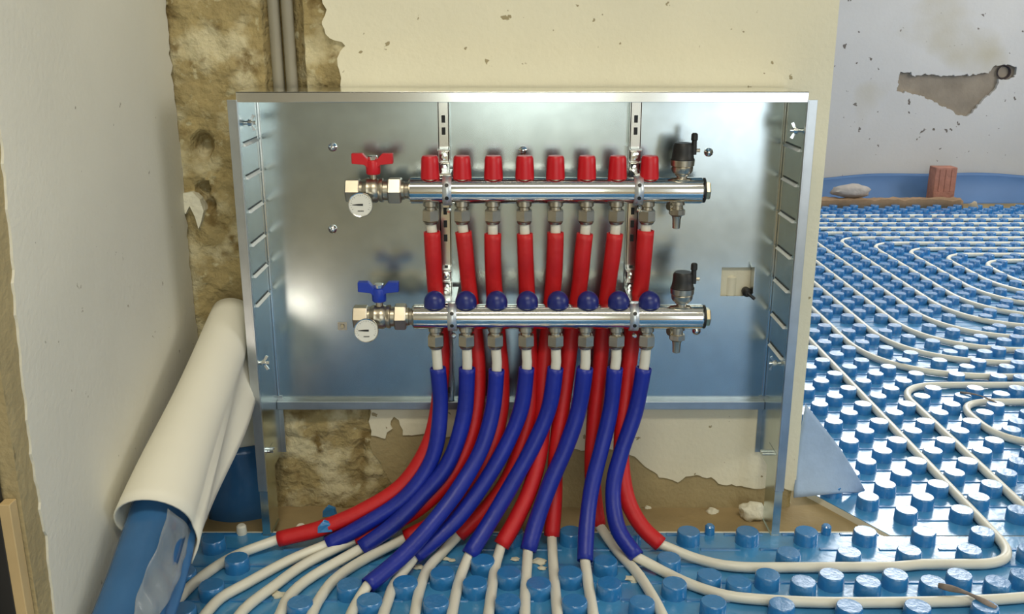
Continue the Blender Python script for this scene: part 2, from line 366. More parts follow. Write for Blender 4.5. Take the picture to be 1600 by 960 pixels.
# ------------------------------------------------------------------ heating pipes: manifold outlets to floor
Y_UP = -0.075; Y_LO = -0.112; ZT = 0.0095; RP = 0.0085
RED = {
 1: ([(673, 348), (675, 362), (677, 400), (680, 450), (688, 520), (690, 570), (684, 640), (668, 700), (630, 757), (570, 797), (505, 825), (435, 843)], [(365, 870), (315, 902), (285, 930), (260, 960), (235, 1000)]),
 2: ([(722, 348), (724, 362), (728, 400), (733, 450), (743, 530), (747, 580), (745, 630), (733, 690), (705, 745), (660, 790), (610, 820), (556, 843)], [(480, 880), (430, 915), (390, 945), (372, 965), (350, 1000)]),
 3: ([(770, 348), (770, 365), (770, 400), (772, 450), (778, 530), (783, 580), (782, 640), (770, 695), (745, 752), (705, 800), (670, 823), (634, 841)], [(565, 877), (522, 907), (497, 940), (487, 962), (470, 1000)]),
 4: ([(819, 348), (820, 365), (821, 400), (823, 450), (827, 530), (829, 580), (828, 640), (812, 705), (790, 755), (760, 795), (740, 815), (717, 836)], [(690, 865), (668, 890), (655, 925), (648, 962), (640, 1000)]),
 5: ([(868, 348), (868, 363), (867, 400), (864, 450), (855, 530), (850, 580), (848, 640), (844, 700), (830, 760), (805, 815), (783, 853)], [(773, 890), (768, 925), (763, 962), (756, 1000)]),
 6: ([(916, 348), (914, 365), (910, 400), (905, 450), (892, 530), (885, 590), (875, 660), (868, 720), (866, 780), (862, 838)], [(865, 890), (871, 962), (874, 1000)]),
 7: ([(963, 348), (961, 365), (957, 400), (950, 450), (941, 530), (937, 580), (930, 640), (925, 720), (929, 780), (935, 820)], [(965, 862), (995, 895), (1017, 928), (1035, 962), (1050, 1000)]),
 8: ([(1011, 346), (1009, 360), (1006, 400), (1001, 450), (988, 530), (981, 590), (973, 660), (971, 720), (980, 780), (1003, 823), (1032, 851)], [(1090, 874), (1150, 886), (1250, 887), (1400, 886), (1490, 882)]),
}
BLUE = {
 1: ([(681, 537), (683, 560), (684, 575), (688, 640), (676, 715), (635, 776), (565, 823), (512, 851)], [(450, 877), (380, 915), (345, 935), (320, 962), (295, 1000)]),
 2: ([(729, 537), (730, 560), (730, 575), (725, 650), (700, 725), (655, 780), (615, 820), (565, 857)], [(490, 900), (452, 932), (437, 962), (415, 1000)]),
 3: ([(774, 537), (776, 560), (776, 578), (770, 640), (752, 702), (718, 762), (678, 815), (630, 868), (574, 916)], [(556, 945), (545, 970), (535, 1000)]),
 4: ([(822, 537), (823, 560), (823, 575), (814, 640), (788, 702), (752, 762), (714, 812), (680, 844), (648, 870)], [(617, 912), (606, 940), (598, 964), (588, 1000)]),
 5: ([(868, 537), (869, 560), (868, 575), (858, 637), (834, 695), (804, 750), (772, 805), (733, 868)], [(720, 900), (712, 930), (706, 962), (700, 1000)]),
 6: ([(915, 537), (915, 560), (914, 575), (904, 640), (884, 700), (860, 755), (840, 810), (825, 861)], [(821, 920), (820, 962), (820, 1000)]),
 7: ([(963, 537), (963, 560), (961, 575), (954, 640), (940, 700), (925, 760), (917, 820), (914, 877)], [(921, 925), (927, 962), (930, 1000)]),
 8: ([(1010, 537), (1008, 560), (1006, 575), (993, 642), (970, 710), (958, 765), (965, 825), (995, 871)], [(1040, 895), (1080, 914), (1135, 931), (1200, 938), (1300, 942), (1450, 941), (1560, 937), (1640, 930)]),
}
def drop_path(pts, y0, up):
    end = fl(pts[-1][0], pts[-1][1], 0.020); n0 = pts[0][1]
    out = []
    ys = 450 if up else 590
    for (x, y) in pts:
        t = min(1, max(0, (y - ys) / (pts[-1][1] - ys)))
        Y = y0 + (end.y - y0) * t ** 1.9
        if up and y > 400: Y = Y + 0.012 * min(1, (y - 400) / 60) * (1 - t)       # bends back behind the lower bar
        p = at(x, y, Y)
        if p.z < 0.020: p = fl(x, y, 0.020)
        out.append(p)
    return out
def arc_path(P, r=0.10):
    """floor polyline with rounded corners"""
    out = [Vector(P[0])]
    for i in range(1, len(P) - 1):
        a, b, c = Vector(P[i - 1]), Vector(P[i]), Vector(P[i + 1]); d0 = (a - b).normalized(); d1 = (c - b).normalized()
        rr = r[i - 1] if isinstance(r, (list, tuple)) else r
        rr = min(rr, (a - b).length * 0.48, (c - b).length * 0.48)
        for k in range(17):
            t = k / 16; out.append((b + d0 * rr) * (1 - t) ** 2 + b * 2 * t * (1 - t) + (b + d1 * rr) * t * t)
    out.append(Vector(P[-1])); return out
ORD = ['first', 'second', 'third', 'fourth', 'fifth', 'sixth', 'seventh', 'eighth']
def col_x(x): return (round(x / HX - 0.5) + 0.5) * HX
JOBS = []
for side, data in (('red', RED), ('blue', BLUE)):
    for k in range(1, 9):
        dp, tail = data[k]
        up = side == 'red'
        drop = drop_path(dp, Y_UP if up else Y_LO, up)
        tl = [fl(x, y, ZT) for x, y in tail]
        if side == 'red' and k == 8:
            xa = col_x(0.825)
            cor = fl(1490, 882, ZT)
            tl = tl[:-1] + arc_path([cor + Vector((-0.05, 0, 0)), Vector((xa, cor.y + 0.0, ZT)), Vector((xa, 2.79, ZT)), Vector((3.2, 2.79, ZT))], [0.085, 0.12])
        JOBS.append((side, k, drop, tl)); PIPE_PTS += dense([drop[-1]] + tl) if (side, k) == ('red', 8) else catmull([drop[-1]] + tl, 0.012)
LOOPS = []
for i in range(1, 11):
    xa = col_x(0.822 + 0.101 * i); yn = 0.644 + 0.101 * (i - 1); yf = 2.70 - 0.101 * (i - 1)
    pth = arc_path([(3.2, yn, ZT), (xa, yn, ZT), (xa, yf, ZT), (3.2, yf, ZT)], [0.30, 0.14]); LOOPS.append(pth)
xb = col_x(0.927); xc = col_x(1.03)
LOOPB = arc_path([(3.2, 0.585, ZT), (xb, 0.585, ZT), (xb, -0.16, ZT), (3.2, -0.16, ZT)], [0.12, 0.1])
LOOPC = arc_path([(3.2, 0.475, ZT), (xc, 0.475, ZT), (xc, 0.235, ZT), (3.2, 0.235, ZT)], [0.09, 0.14])
for L in LOOPS + [LOOPB, LOOPC]: PIPE_PTS += dense(L)

# ------------------------------------------------------------------ build mats
def stud_mb():
    return MB().lathe((0, 0, 0), (0, 0, 1), [(0, 0.0206), (0.0195, 0.0196), (0.0214, 0.0188), (0.0220, 0.0181), (0.0220, 0.0179), (0.0220, 0.002)], 16)
smb = stud_mb()
bins = {}
for p in PIPE_PTS: bins.setdefault((int(p.x // 0.05), int(p.y // 0.05)), []).append(p)
def pipe_clear(x, y, want=False):
    best = 9; bp = None
    for i in (-1, 0, 1):
        for j in (-1, 0, 1):
            for p in bins.get((int(x // 0.05) + i, int(y // 0.05) + j), ()):
                d = math.hypot(p.x - x, p.y - y)
                if d < best: best = d; bp = p
    return (best, bp) if want else best
stud_mesh = None
Y0 = -0.171
for mi, (nm, lab, P) in enumerate(MAT_POLYS):
    cx = sum(p[0] for p in P) / len(P); cy = sum(p[1] for p in P) / len(P)
    root = thing(nm, lab, 'floor mat', (cx, cy, -0.014), 'heating floor mats')
    MB().prism([(x, y, -0.014) for x, y in P], (0, 0, 0.0128)).build('insulation_board', eps, root, 0)
    MB().prism([(x, y - (0.007 if y == -0.108 else 0), -0.0012) for x, y in P], (0, 0, 0.0012)).build('film', film, root, 0)
    spots_ = []
    for j in range(-32, 70):
        y = Y0 + j * HX
        for i in range(-12, 66):
            if (i + j) % 2: continue
            x = i * HX
            if not in_poly(x, y, P): continue
            if not all(in_poly(x + dx, y + dy, P) for dx, dy in ((0.014, 0), (-0.014, 0), (0, 0.014), (0, -0.014))): continue
            d_, bp = pipe_clear(x, y, True)
            if d_ < 0.027:
                e_ = Vector((x - bp.x, y - bp.y)); sh = min(0.016, 0.027 - d_)
                if e_.length > 1e-5: e_.normalize(); x += e_.x * sh; y += e_.y * sh
            if pipe_clear(x, y) < 0.0205: continue
            q = proj((x, y, 0.01)); vis = q and -20 < q[0] < 1620 and -20 < q[1] < 985
            if vis and y > 0.02 and x * (1.62) < XR * (y + 1.62) * 0.98: vis = False
            spots_.append((0 if vis else 1, q[2] if q else 99, x, y))
    spots_.sort()
    rest = MB(); n = 0
    for k, (inv, dz, x, y) in enumerate(spots_):
        if not inv and n < 300:
            if stud_mesh is None:
                o = smb.build('stud', film_st, None, 28); stud_mesh = o.data
            else:
                o = bpy.data.objects.new('stud', stud_mesh); C.objects.link(o)
            o.parent = root; o.location = Vector((x, y, 0)) - root.location; n += 1
        elif y > -1.3:
            rest.add([v + Vector((x, y, 0)) for v in smb.v], smb.f)
    if rest.v:
        r = rest.build('studs', film_st, root, 28); r['kind'] = 'stuff'
    # low moulded ribs that join the studs of a row
    rb = MB(); x0 = min(p[0] for p in P); x1 = max(p[0] for p in P)
    for j in range(-32, 70):
        y = Y0 + j * HX
        if not (min(p[1] for p in P) + 0.008 < y < max(p[1] for p in P) - 0.008): continue
        for i in range(-12, 66):
            if (i + j) % 2: continue
            xa_, xb_ = i * HX + 0.017, (i + 2) * HX - 0.017
            if in_poly(xa_, y, P) and in_poly(xb_, y, P):
                rb.add([(xa_, y - 0.004, 0), (xb_, y - 0.004, 0), (xb_, y - 0.003, 0.0018), (xa_, y - 0.003, 0.0018), (xb_, y + 0.003, 0.0018), (xa_, y + 0.003, 0.0018), (xb_, y + 0.004, 0), (xa_, y + 0.004, 0)],
                       [(0, 1, 2, 3), (3, 2, 4, 5), (5, 4, 6, 7)])
    r = rb.build('ribs', film_st, root, 0); r['kind'] = 'stuff'
    if mi == 0:
        for (px, py, m_) in ((1110, 838, film_st), (1294, 840, film_st), (376, 838, eps), (470, 836, eps)):
            q = fl(px, py, 0.0)
            MB().lathe((q.x, -0.117, -0.01), (0, 0, 1), [(0, 0.0095), (0.024, 0.0085), (0.027, 0.006)], 12).build('edge_peg', m_, root)

# ------------------------------------------------------------------ build pipes
for side, k, drop, tl in JOBS:
    capn = 'red cap' if side == 'red' else 'blue cap'
    root = thing('heating_pipe', f'white heating pipe in {side} sleeve below the {ORD[k-1]} {capn} from the left', 'pipe', drop[-1], 'pipes dropping from the manifold')
    cl = catmull(drop, 0.010)
    full = cl[:-1] + (catmull([cl[-1]] + tl[:4], 0.014) + tl[4:] if (side, k) == ('red', 8) else catmull([cl[-1]] + tl, 0.014))
    MB().tube(full, RP, 12).build('tube', pex, root, 180)
    # the sleeve starts a little under the fitting
    ys = drop[1] if side == 'red' else drop[2]
    i0 = min(range(len(cl)), key=lambda i: (cl[i] - ys).length)
    rr = 0.0126 + random.uniform(-0.0004, 0.0006)
    sl = MB(); path = cl[i0:]
    sl.tube(path, lambda t: rr * (1 + 0.02 * math.sin(t * 23 + k)), 16, False).build('sleeve', red_s if side == 'red' else blue_s, root, 180, solid=0.0022)
for i, L in enumerate(LOOPS):
    o = MB().tube(dense(L, 0.08), RP, 10).build('floor_pipe', pex, None, 180)
    if i < 4: lab = f'white floor pipe bending out from behind the wall end, {ORD[i]} from the front'
    else: lab = f'white floor pipe loop with a visible far bend, {ORD[i-4]} of them from the left'
    tag(o, lab, 'pipe', 'pipe loops across the far floor')
tag(MB().tube(dense(LOOPB, 0.08), RP, 10).build('floor_pipe', pex, None, 180), 'white floor pipe with a tight bend near the right edge, running toward the front', 'pipe', 'pipe loops across the far floor')
tag(MB().tube(dense(LOOPC, 0.08), RP, 10).build('floor_pipe', pex, None, 180), 'short innermost white pipe bend under a dark twig at the right edge', 'pipe', 'pipe loops across the far floor')

# ================================================================== CABINET
CL, CR, CF, CB, CT = -0.421, 0.4525, -0.125, -0.006, 0.757
cab = thing('manifold_cabinet', 'open galvanised steel manifold cabinet standing against the wall', 'cabinet', ((CL + CR) / 2, -0.06, 0.0))
# back panel with the knocked-out square
kx0 = at(1128, 418, CB); kx1 = at(1172, 463, CB)
back = [(CL, CB, 0.205), (CR, CB, 0.205), (CR, CB, CT - 0.002), (CL, CB, CT - 0.002)]
MB().prism(back, (0, 0.0015, 0), holes=[[(kx0.x, CB, kx1.z), (kx1.x, CB, kx1.z), (kx1.x, CB, kx0.z), (kx0.x, CB, kx0.z)]]).build('back_panel', galv, cab, 0)
MB().box((CL, CB - 0.014, 0.193), (CR, CB + 0.001, 0.2085)).build('bottom_rail', galv_d, cab, 0, bevel=0.001)
MB().box((CL, CF, CT - 0.002), (CR, CB, CT)).box((CL, CF, CT - 0.016), (CR, CF + 0.0015, CT)).build('top_panel', bright, cab, 0, bevel=0.0006)
def side_panel(x, sgn, zs):
    sp = MB().box((x, CF, 0.105), (x + sgn * 0.0015, CB, CT - 0.012))
    o = sp.build('side_panel', galv, cab, 0)
    MB().box((x - sgn * 0.0035, CB - 0.004, 0.215), (x, CB, CT - 0.004)).build('corner_fold', bright, o, 0, bevel=0.0008)
    # back edge fold that runs below the back panel
    MB().box((x - sgn * 0.008, CB - 0.002, 0.105), (x, CB, 0.215)).build('edge_fold', galv_d, o, 0)
    for z in zs:
        MB().prism([(x + sgn * 0.001, CF + 0.022, z + 0.0035), (x - sgn * 0.0045, CF + 0.022, z - 0.001), (x - sgn * 0.0040, CF + 0.022, z - 0.002), (x + sgn * 0.001, CF + 0.022, z - 0.002)], (0, CB - CF - 0.038, 0)).build('slot_light_bar', slot_light_m, o, 0)  # pale bar painted as the light showing through the slit
        MB().box((x - sgn * 0.0012, CF + 0.022, z + 0.0036), (x + sgn * 0.001, CB - 0.016, z + 0.0052)).build('slot', black_p, o, 0)
    return o
side_panel(CL, -1, [atx(388, y, CL).z for y in (224, 277, 332, 388, 441, 492)])
side_panel(CR, 1, [atx(1244 - (y - 233) * 0.10, y, CR).z for y in (233, 287, 342, 397, 448, 502, 549)])
for x, sg in ((CL, -1), (CR, 1)):
    MB().box((x, CF, 0.085), (x + sg * 0.0145, CF + 0.0015, CT - 0.012)).box((x - sg * 0.001, CF - 0.001, 0.085), (x + sg * 0.0015, CF + 0.006, CT - 0.012)).build('front_flange', galv_d, cab, 0, bevel=0.0005)
    lg = MB().box((x + sg * 0.001, CF + 0.001, 0.0), (x + sg * 0.013, CF + 0.003, 0.15)).box((x - sg * 0.0005, CF + 0.001, 0.0), (x + sg * 0.001, CF + 0.060, 0.15)).box((x - sg * 0.002, CF, -0.001), (x + sg * 0.013, CF + 0.06, 0.001))
    lg.build('leg', galv, cab, 0)
# wing bolts on the side panels
def wing(px, py, x, sg, ln=0.016):
    p = atx(px, py, x)
    m = MB().cyl((x + sg * 0.002, p.y, p.z), (x - sg * ln, p.y, p.z), 0.003, n=10)
    m.lathe((x - sg * 0.004, p.y, p.z), (-sg, 0, 0), [(0, 0.0055), (0.006, 0.005)], 8)
    for d in (1, -1):
        m.prism([(x - sg * 0.005, p.y - 0.001, p.z + d * 0.003), (x - sg * 0.010, p.y - 0.001, p.z + d * 0.003), (x - sg * 0.015, p.y - 0.001, p.z + d * 0.011), (x - sg * 0.011, p.y - 0.001, p.z + d * 0.013)], (0, 0.002, 0))
    m.build('wing_bolt', bright, cab, 40)
for px, py, x, sg in ((384, 192, CL, -1), (406, 567, CL, -1), (1250, 204, CR, 1), (1216, 568, CR, 1)): wing(px, py, x, sg)
for px, py, x, sg in ((418, 703, CL, -1), (1200, 707, CR, 1)):
    p = atx(px, py, x)
    m = MB()
    for dy in (-0.006, 0.004): m.cyl((x, p.y + dy, p.z), (x - sg * 0.012, p.y + dy, p.z), 0.003, n=8)
    m.build('leg_bolt', bright, cab, 40)
# punched tabs and screws in the back panel
for px, py in ((520, 230), (520, 358), (1107, 238), (1088, 517), (817, 235)):
    p = at(px, py, CB)
    MB().lathe((p.x, CB, p.z), (0, -1, 0), [(0, 0.0075), (0.002, 0.0075), (0.0045, 0.0045), (0.006, 0.002)], 12).build('panel_screw', bright, cab)
p = at(535, 510, CB)
MB().prism([(p.x - 0.008, CB - 0.001, p.z - 0.007), (p.x + 0.008, CB - 0.001, p.z - 0.007), (p.x + 0.008, CB - 0.001, p.z + 0.007), (p.x - 0.008, CB - 0.001, p.z + 0.007)], (0, 0.002, 0),
           holes=[[(p.x - 0.004, CB - 0.001, p.z - 0.004), (p.x + 0.004, CB - 0.001, p.z - 0.004), (p.x + 0.004, CB - 0.001, p.z + 0.004), (p.x - 0.004, CB - 0.001, p.z + 0.004)]]).build('punched_tab', nickel, cab, 0)
MB().lathe((p.x, CB - 0.0012, p.z), (0, -1, 0), [(0, 0.004), (0.001, 0.0035)], 10).build('tab_hole', brass, cab)
# bent knock-out plate + screw beside the square hole
MB().prism([(kx1.x - 0.001, CB, kx0.z), (kx1.x - 0.001, CB - 0.022, kx0.z + 0.006), (kx1.x - 0.001, CB - 0.022, kx1.z + 0.012), (kx1.x - 0.001, CB, kx1.z)], (0.0012, 0, 0)).build('knockout_flap', galv_d, cab, 0)
q = at(1168, 458, CB - 0.012)
m = MB().lathe((q.x, CB + 0.004, q.z), (0, -1, 0), [(0, 0.007), (0.010, 0.0085), (0.014, 0.008), (0.018, 0.004)], 14)
m.cyl((q.x, CB - 0.012, q.z), (q.x + 0.012, CB - 0.016, q.z - 0.010), 0.003, n=8).build('knockout_screw', black_p, cab)
# conduit stub seen through the hole
m = MB().lathe((kx0.x + 0.020, 0.007, kx1.z - 0.004), (0, 0, 1), [(0, 0.008), (0.004, 0.011), (0.036, 0.011), (0.040, 0.007)], 16)
tag(m.build('conduit_stub', plaster, None), 'cream capped pipe stub behind the square hole in the cabinet back', 'pipe stub')

# ================================================================== MOUNTING RAILS
def rail(px, label):
    x = at(px, 400, -0.02).x
    t = thing('mounting_rail', label, 'rail', (x, -0.02, 0.2), 'rails holding the manifolds')
    ht = at(px, 160, -0.02).z; hb = at(px, 626, -0.02).z
    m = MB().box((x - 0.0095, -0.0215, hb), (x + 0.0095, -0.020, ht)).box((x - 0.009, -0.0215, hb), (x - 0.0075, -0.008, ht)).box((x + 0.0075, -0.0215, hb), (x + 0.009, -0.008, ht))
    m.build('channel', bright, t, 0)
    for py in (186, 205, 330, 350, 372, 420, 610):
        z = at(px, py, -0.0215).z
        MB().box((x - 0.003, -0.0222, z - 0.006), (x + 0.003, -0.0214, z + 0.006)).build('rail_slot', black_p, t, 0)
    return t, x
def bracket(t, x, xbar, zb, yb, rb, pyoff):
    # stepped arm from the rail to the clamp round the bar
    m = MB().box((x - 0.008, -0.036, zb + 0.040), (x + 0.008, -0.0215, zb + 0.062)).box((x - 0.010, -0.040, zb + 0.058), (x + 0.010, -0.022, zb + 0.061)).box((x - 0.010, -0.040, zb + 0.038), (x + 0.010, -0.022, zb + 0.041))
    m.box((min(x, xbar) - 0.006, yb, zb + rb + 0.002), (max(x, xbar) + 0.006, -0.022, zb + rb + 0.006))
    m.build('bracket_arm', bright, t, 0, bevel=0.0006)
    for dz in (0.030, 0.050):
        MB().lathe((x, -0.036, zb + dz), (0, -1, 0), [(0, 0.0065), (0.004, 0.0065), (0.0045, 0.003), (0.010, 0.003)], 6).build('bolt', bright, t, 30)
    # strap over the front of the bar
    R0 = rb + 0.0022; pts = []
    strap = MB(); n = 14; vs = []; fs = []
    for i in range(n + 1):
        a = math.radians(95 - 190 * i / n)
        y = yb - R0 * math.cos(a); z = zb + R0 * math.sin(a)
        vs += [(xbar - 0.0072, y, z), (xbar + 0.0072, y, z)]
    for i in range(n): fs.append((2 * i, 2 * i + 1, 2 * i + 3, 2 * i + 2))
    c = strap.add(vs, fs).build('clamp', clamp_m, t, 180, solid=0.0018)
    for a in (28, -22):
        a = math.radians(a); y = yb - (R0 + 0.0003) * math.cos(a); z = zb + (R0 + 0.0003) * math.sin(a)
        MB().lathe((xbar, y, z), (0, -math.cos(a), math.sin(a)), [(0, 0.0032), (0.0016, 0.0032)], 10).build('clamp_hole', black_p, c)
    MB().lathe((xbar + 0.002, yb - 0.006, zb - R0 - 0.007), (0, -1, 0), [(0, 0.004), (0.006, 0.004), (0.008, 0.002)], 8).build('clamp_screw', bright, t, 30)

RBU = 0.0212; RBL = 0.0205
ZU = at(800, 297.5, Y_UP).z; ZL = at(800, 495, Y_LO).z
t1, xr1 = rail(697, 'perforated zinc rail left behind the first and second red caps')
bracket(t1, xr1, at(698, 297, Y_UP - 0.02).x, ZU, Y_UP, RBU, 0)
bracket(t1, xr1, at(706, 495, Y_LO - 0.02).x, ZL, Y_LO, RBL, 0)
t2, xr2 = rail(986, 'perforated zinc rail right behind the last two red caps')
bracket(t2, xr2, at(999, 297, Y_UP - 0.02).x, ZU, Y_UP, RBU, 0)
bracket(t2, xr2, at(992, 497, Y_LO - 0.02).x, ZL, Y_LO, RBL, 0)

# ================================================================== MANIFOLDS
def hexp(m, o, ax, L, r, ch=0.0015): return m.lathe(o, ax, [(0, r - ch), (ch, r), (L - ch, r), (L, r - ch)], 6, math.pi / 6)
def manifold(up):
    yb, zb, rb = (Y_UP, ZU, RBU) if up else (Y_LO, ZL, RBL)
    row = 297 if up else 495
    X = lambda px, py=row: at(px, py, yb).x
    x0 = X(639 if up else 645); x1 = X(1098)
    lab = 'upper chrome manifold bar with eight red caps and a red handled valve' if up else 'lower chrome manifold bar with eight blue caps and a blue handled valve'
    t = thing('supply_manifold' if up else 'return_manifold', lab, 'manifold', ((x0 + x1) / 2, yb, zb - 0.03))
    MB().lathe((x0, yb, zb), (1, 0, 0), [(0, rb - 0.003), (0.003, rb), (x1 - x0 - 0.003, rb), (x1 - x0, rb - 0.002)], 40).build('bar', chrome, t, 30)
    ep = MB().lathe((x1, yb, zb), (1, 0, 0), [(0, rb - 0.001), (0.003, rb - 0.001)], 24).build('seal_ring', black_p, t)
    hexp(MB(), (x1 + 0.003, yb, zb), (1, 0, 0), 0.008, 0.0155).build('end_plug', brass, t, 20)
    caps = [672, 722, 771, 820, 868, 917, 965, 1015] if up else [679, 728, 776, 824, 872, 919, 967, 1015]
    for px in caps:
        cx = X(px, 262 if up else 465)
        if up:
            zt = zb + rb - 0.002
            c = MB().lathe((cx, yb, zt), (0, 0, 1), [(0, 0.0153), (0.004, 0.0153), (0.024, 0.0143), (0.033, 0.0138), (0.0365, 0.0118), (0.037, 0.002)], 28).build('cap', red_p, t, 40)
            MB().lathe((cx, yb, zt - 0.003), (0, 0, 1), [(0, 0.0125), (0.004, 0.0125)], 20).build('valve_collar', nickel, c)
        else:
            zt = zb + rb - 0.003
            prof = [(0, 0.0174)] + [(0.007 + 0.019 * math.sin(a), 0.0178 * math.cos(a)) for a in [math.radians(d) for d in (0, 15, 30, 45, 60, 75, 86)]]
            c = MB().lathe((cx, yb, zt), (0, 0, 1), prof, 28).build('cap', blue_c, t, 60)
            MB().lathe((cx, yb, zt - 0.003), (0, 0, 1), [(0, 0.0135), (0.004, 0.0135)], 20).build('valve_collar', nickel, c)
    outs = [673, 722, 770, 819, 868, 916, 963, 1011] if up else [681, 729, 774, 822, 868, 915, 963, 1010]
    for px in outs:
        cx = X(px, 335 if up else 530); zt = zb - rb + 0.004
        c = MB().lathe((cx, yb, zt), (0, 0, -1), [(0, 0.0120), (0.008, 0.0120), (0.010, 0.0092), (0.016, 0.0092)], 20).build('connector', nickel, t, 30)
        hexp(MB(), (cx, yb, zt - 0.014), (0, 0, -1), 0.020, 0.0145, 0.002).build('nut', nickel, c, 20)
        MB().lathe((cx, yb, zt - 0.034), (0, 0, -1), [(0, 0.0125), (0.004, 0.0105)], 20).build('ferrule', nickel, c)
    # --- ball valve on the left end
    L = lambda px: X(px)
    xa, xb_, xc_, xd, xe = (L(541), L(563), L(602), L(607), L(631)) if up else (L(553), L(575), L(612), L(617), L(638))
    bv = MB().lathe((xb_, yb, zb), (1, 0, 0), [(0, 0.0165), (0.004, 0.0165), (0.006, 0.0178), (0.012, 0.0200), (0.016, 0.0192), (0.020, 0.0202), (0.026, 0.0200), (0.030, 0.0178), (0.033, 0.0195), (0.037, 0.0195), (0.038, 0.0165), (xd - xb_ , 0.0165)], 28).build('ball_valve', nickel, t, 30)
    hexp(MB(), (xa, yb, zb), (1, 0, 0), xb_ - xa, 0.0200).build('hex_end', nickel, bv, 20)
    hexp(MB(), (xd, yb, zb), (1, 0, 0), xe - xd - 0.003, 0.0225, 0.002).build('union_nut', nickel, bv, 20)
    MB().lathe((xe - 0.003, yb, zb), (1, 0, 0), [(0, 0.0150), (0.004, 0.0150), (0.005, 0.0135), (x0 - xe + 0.003, 0.0140)], 24).build('union_tail', nickel, bv, 30)
    hx = X(583 if up else 592, 262 if up else 455)
    MB().cyl((hx, yb, zb + 0.015), (hx, yb, zb + 0.030), 0.006, n=14).build('valve_stem', nickel, bv)
    hm = red_p if up else blue_h
    h = MB().lathe((hx, yb, zb + 0.026), (0, 0, 1), [(0, 0.0105), (0.002, 0.0115), (0.020, 0.0120), (0.023, 0.0105)], 22)
    zc = zb + 0.026
    for s in (-1, 1):
        P = [(hx + s * 0.007, yb - 0.009, zc + 0.010), (hx + s * 0.013, yb - 0.009, zc + 0.016), (hx + s * 0.033, yb - 0.009, zc + 0.018), (hx + s * 0.033, yb - 0.009, zc + 0.034), (hx + s * 0.016, yb - 0.009, zc + 0.034), (hx + s * 0.007, yb - 0.009, zc + 0.024)]
        h.prism(P, (0, 0.014, 0))
    h.build('handle', hm, bv, 30, bevel=0.001)
    hexp(MB(), (hx, yb, zc + 0.022), (0, 0, 1), 0.008, 0.0085).build('handle_nut', bright, bv, 20)
    # --- thermometer in front
    dx, dpy = (564, 320) if up else (573, 516)
    ty = yb - 0.030; dc = at(dx, dpy, ty)
    ax = Vector((0, -1, 0.12)).normalized(); upv = Vector((0, 0.12, 1)).normalized()
    th = MB().lathe(dc, ax, [(-0.012, 0.005), (-0.004, 0.005), (-0.003, 0.0190), (0.004, 0.0198), (0.0055, 0.0192), (0.0050, 0.0180), (0.0040, 0.0178)], 36).build('thermometer', bright, t, 30)
    MB().lathe(dc, ax, [(0.0040, 0.0180), (0.0046, 0.0180)], 36).build('dial', dial_m, th)
    o0 = dc + ax * 0.0048
    nd = MB().prism([o0 + Vector((0.004, 0, 0)) + upv * 0.0016, o0 + Vector((0.004, 0, 0)) - upv * 0.0016, o0 - Vector((0.003, 0, 0)) - upv * 0.0014, o0 - Vector((0.013, 0, 0)) - upv * 0.0003, o0 - Vector((0.013, 0, 0)) + upv * 0.0003, o0 - Vector((0.003, 0, 0)) + upv * 0.0014], ax * 0.0006)
    nd.build('needle', print_m, th, 0)
    pm = MB()
    for i in range(19):
        a = math.radians(-30 + 240 * i / 18); d = Vector((1, 0, 0)) * math.cos(a) + upv * math.sin(a); e = Vector((-1, 0, 0)) * math.sin(a) + upv * math.cos(a)
        r0 = 0.0148 if i % 3 else 0.0135
        pm.prism([o0 + d * r0 + e * 0.00022, o0 + d * 0.0160 + e * 0.00022, o0 + d * 0.0160 - e * 0.00022, o0 + d * r0 - e * 0.00022], ax * 0.0002)
    for i in range(6):
        xx = -0.0045 + i * 0.0016
        pm.prism([o0 + Vector((xx, 0, 0)) - upv * 0.0090, o0 + Vector((xx + 0.0012, 0, 0)) - upv * 0.0090, o0 + Vector((xx + 0.0012, 0, 0)) - upv * 0.0108, o0 + Vector((xx, 0, 0)) - upv * 0.0108], ax * 0.0002)
    pm.build('scale_print', print_m, th, 0)
    MB().cyl(dc - ax * 0.012, (dc.x, yb + 0.004, zb - 0.006), 0.006, n=14).build('probe', nickel, th)
    # --- air vent on the right end
    vx = X(1066 if up else 1066, 262 if up else 455)
    z0 = zb + rb - 0.003
    v = MB().lathe((vx, yb, z0), (0, 0, 1), [(0, 0.0085), (0.005, 0.0085), (0.006, 0.0110), (0.008, 0.0115), (0.010, 0.0150), (0.014, 0.0172), (0.0195, 0.0175), (0.0205, 0.0168), (0.022, 0.0190), (0.031, 0.0195)], 28).build('air_vent', nickel, t, 30)
    MB().lathe((vx, yb, z0 + 0.030), (0, 0, 1), [(0, 0.0190), (0.002, 0.0195), (0.004, 0.0180), (0.014, 0.0165), (0.024, 0.0160), (0.028, 0.0135)], 28).build('vent_cap', black_p, v, 30)
    s = MB().cyl((vx + 0.010, yb, z0 + 0.050), (vx + 0.020, yb, z0 + 0.050), 0.006, n=12)
    s.lathe((vx + 0.0165, yb - 0.004, z0 + 0.040), (0, 0, 1), [(0, 0.0045), (0.010, 0.0045), (0.022, 0.0042), (0.023, 0.0054), (0.032, 0.0052), (0.034, 0.003)], 14).build('vent_stem', black_p, v, 30)
    MB().cyl((vx + 0.019, yb, z0 + 0.046), (vx + 0.027, yb, z0 + 0.046), 0.0028, n=10).build('stem_pin', nickel, v)
    # --- drain cock below
    dxp = X(1057, 345 if up else 540); z0 = zb - rb + 0.003
    d = MB().lathe((dxp, yb, z0), (0, 0, -1), [(0, 0.0120), (0.005, 0.0120), (0.006, 0.0095), (0.012, 0.0095), (0.013, 0.0125), (0.021, 0.0125), (0.024, 0.0080), (0.030, 0.0068), (0.044, 0.0062), (0.045, 0.004)], 22).build('drain_cock', nickel, t, 30)
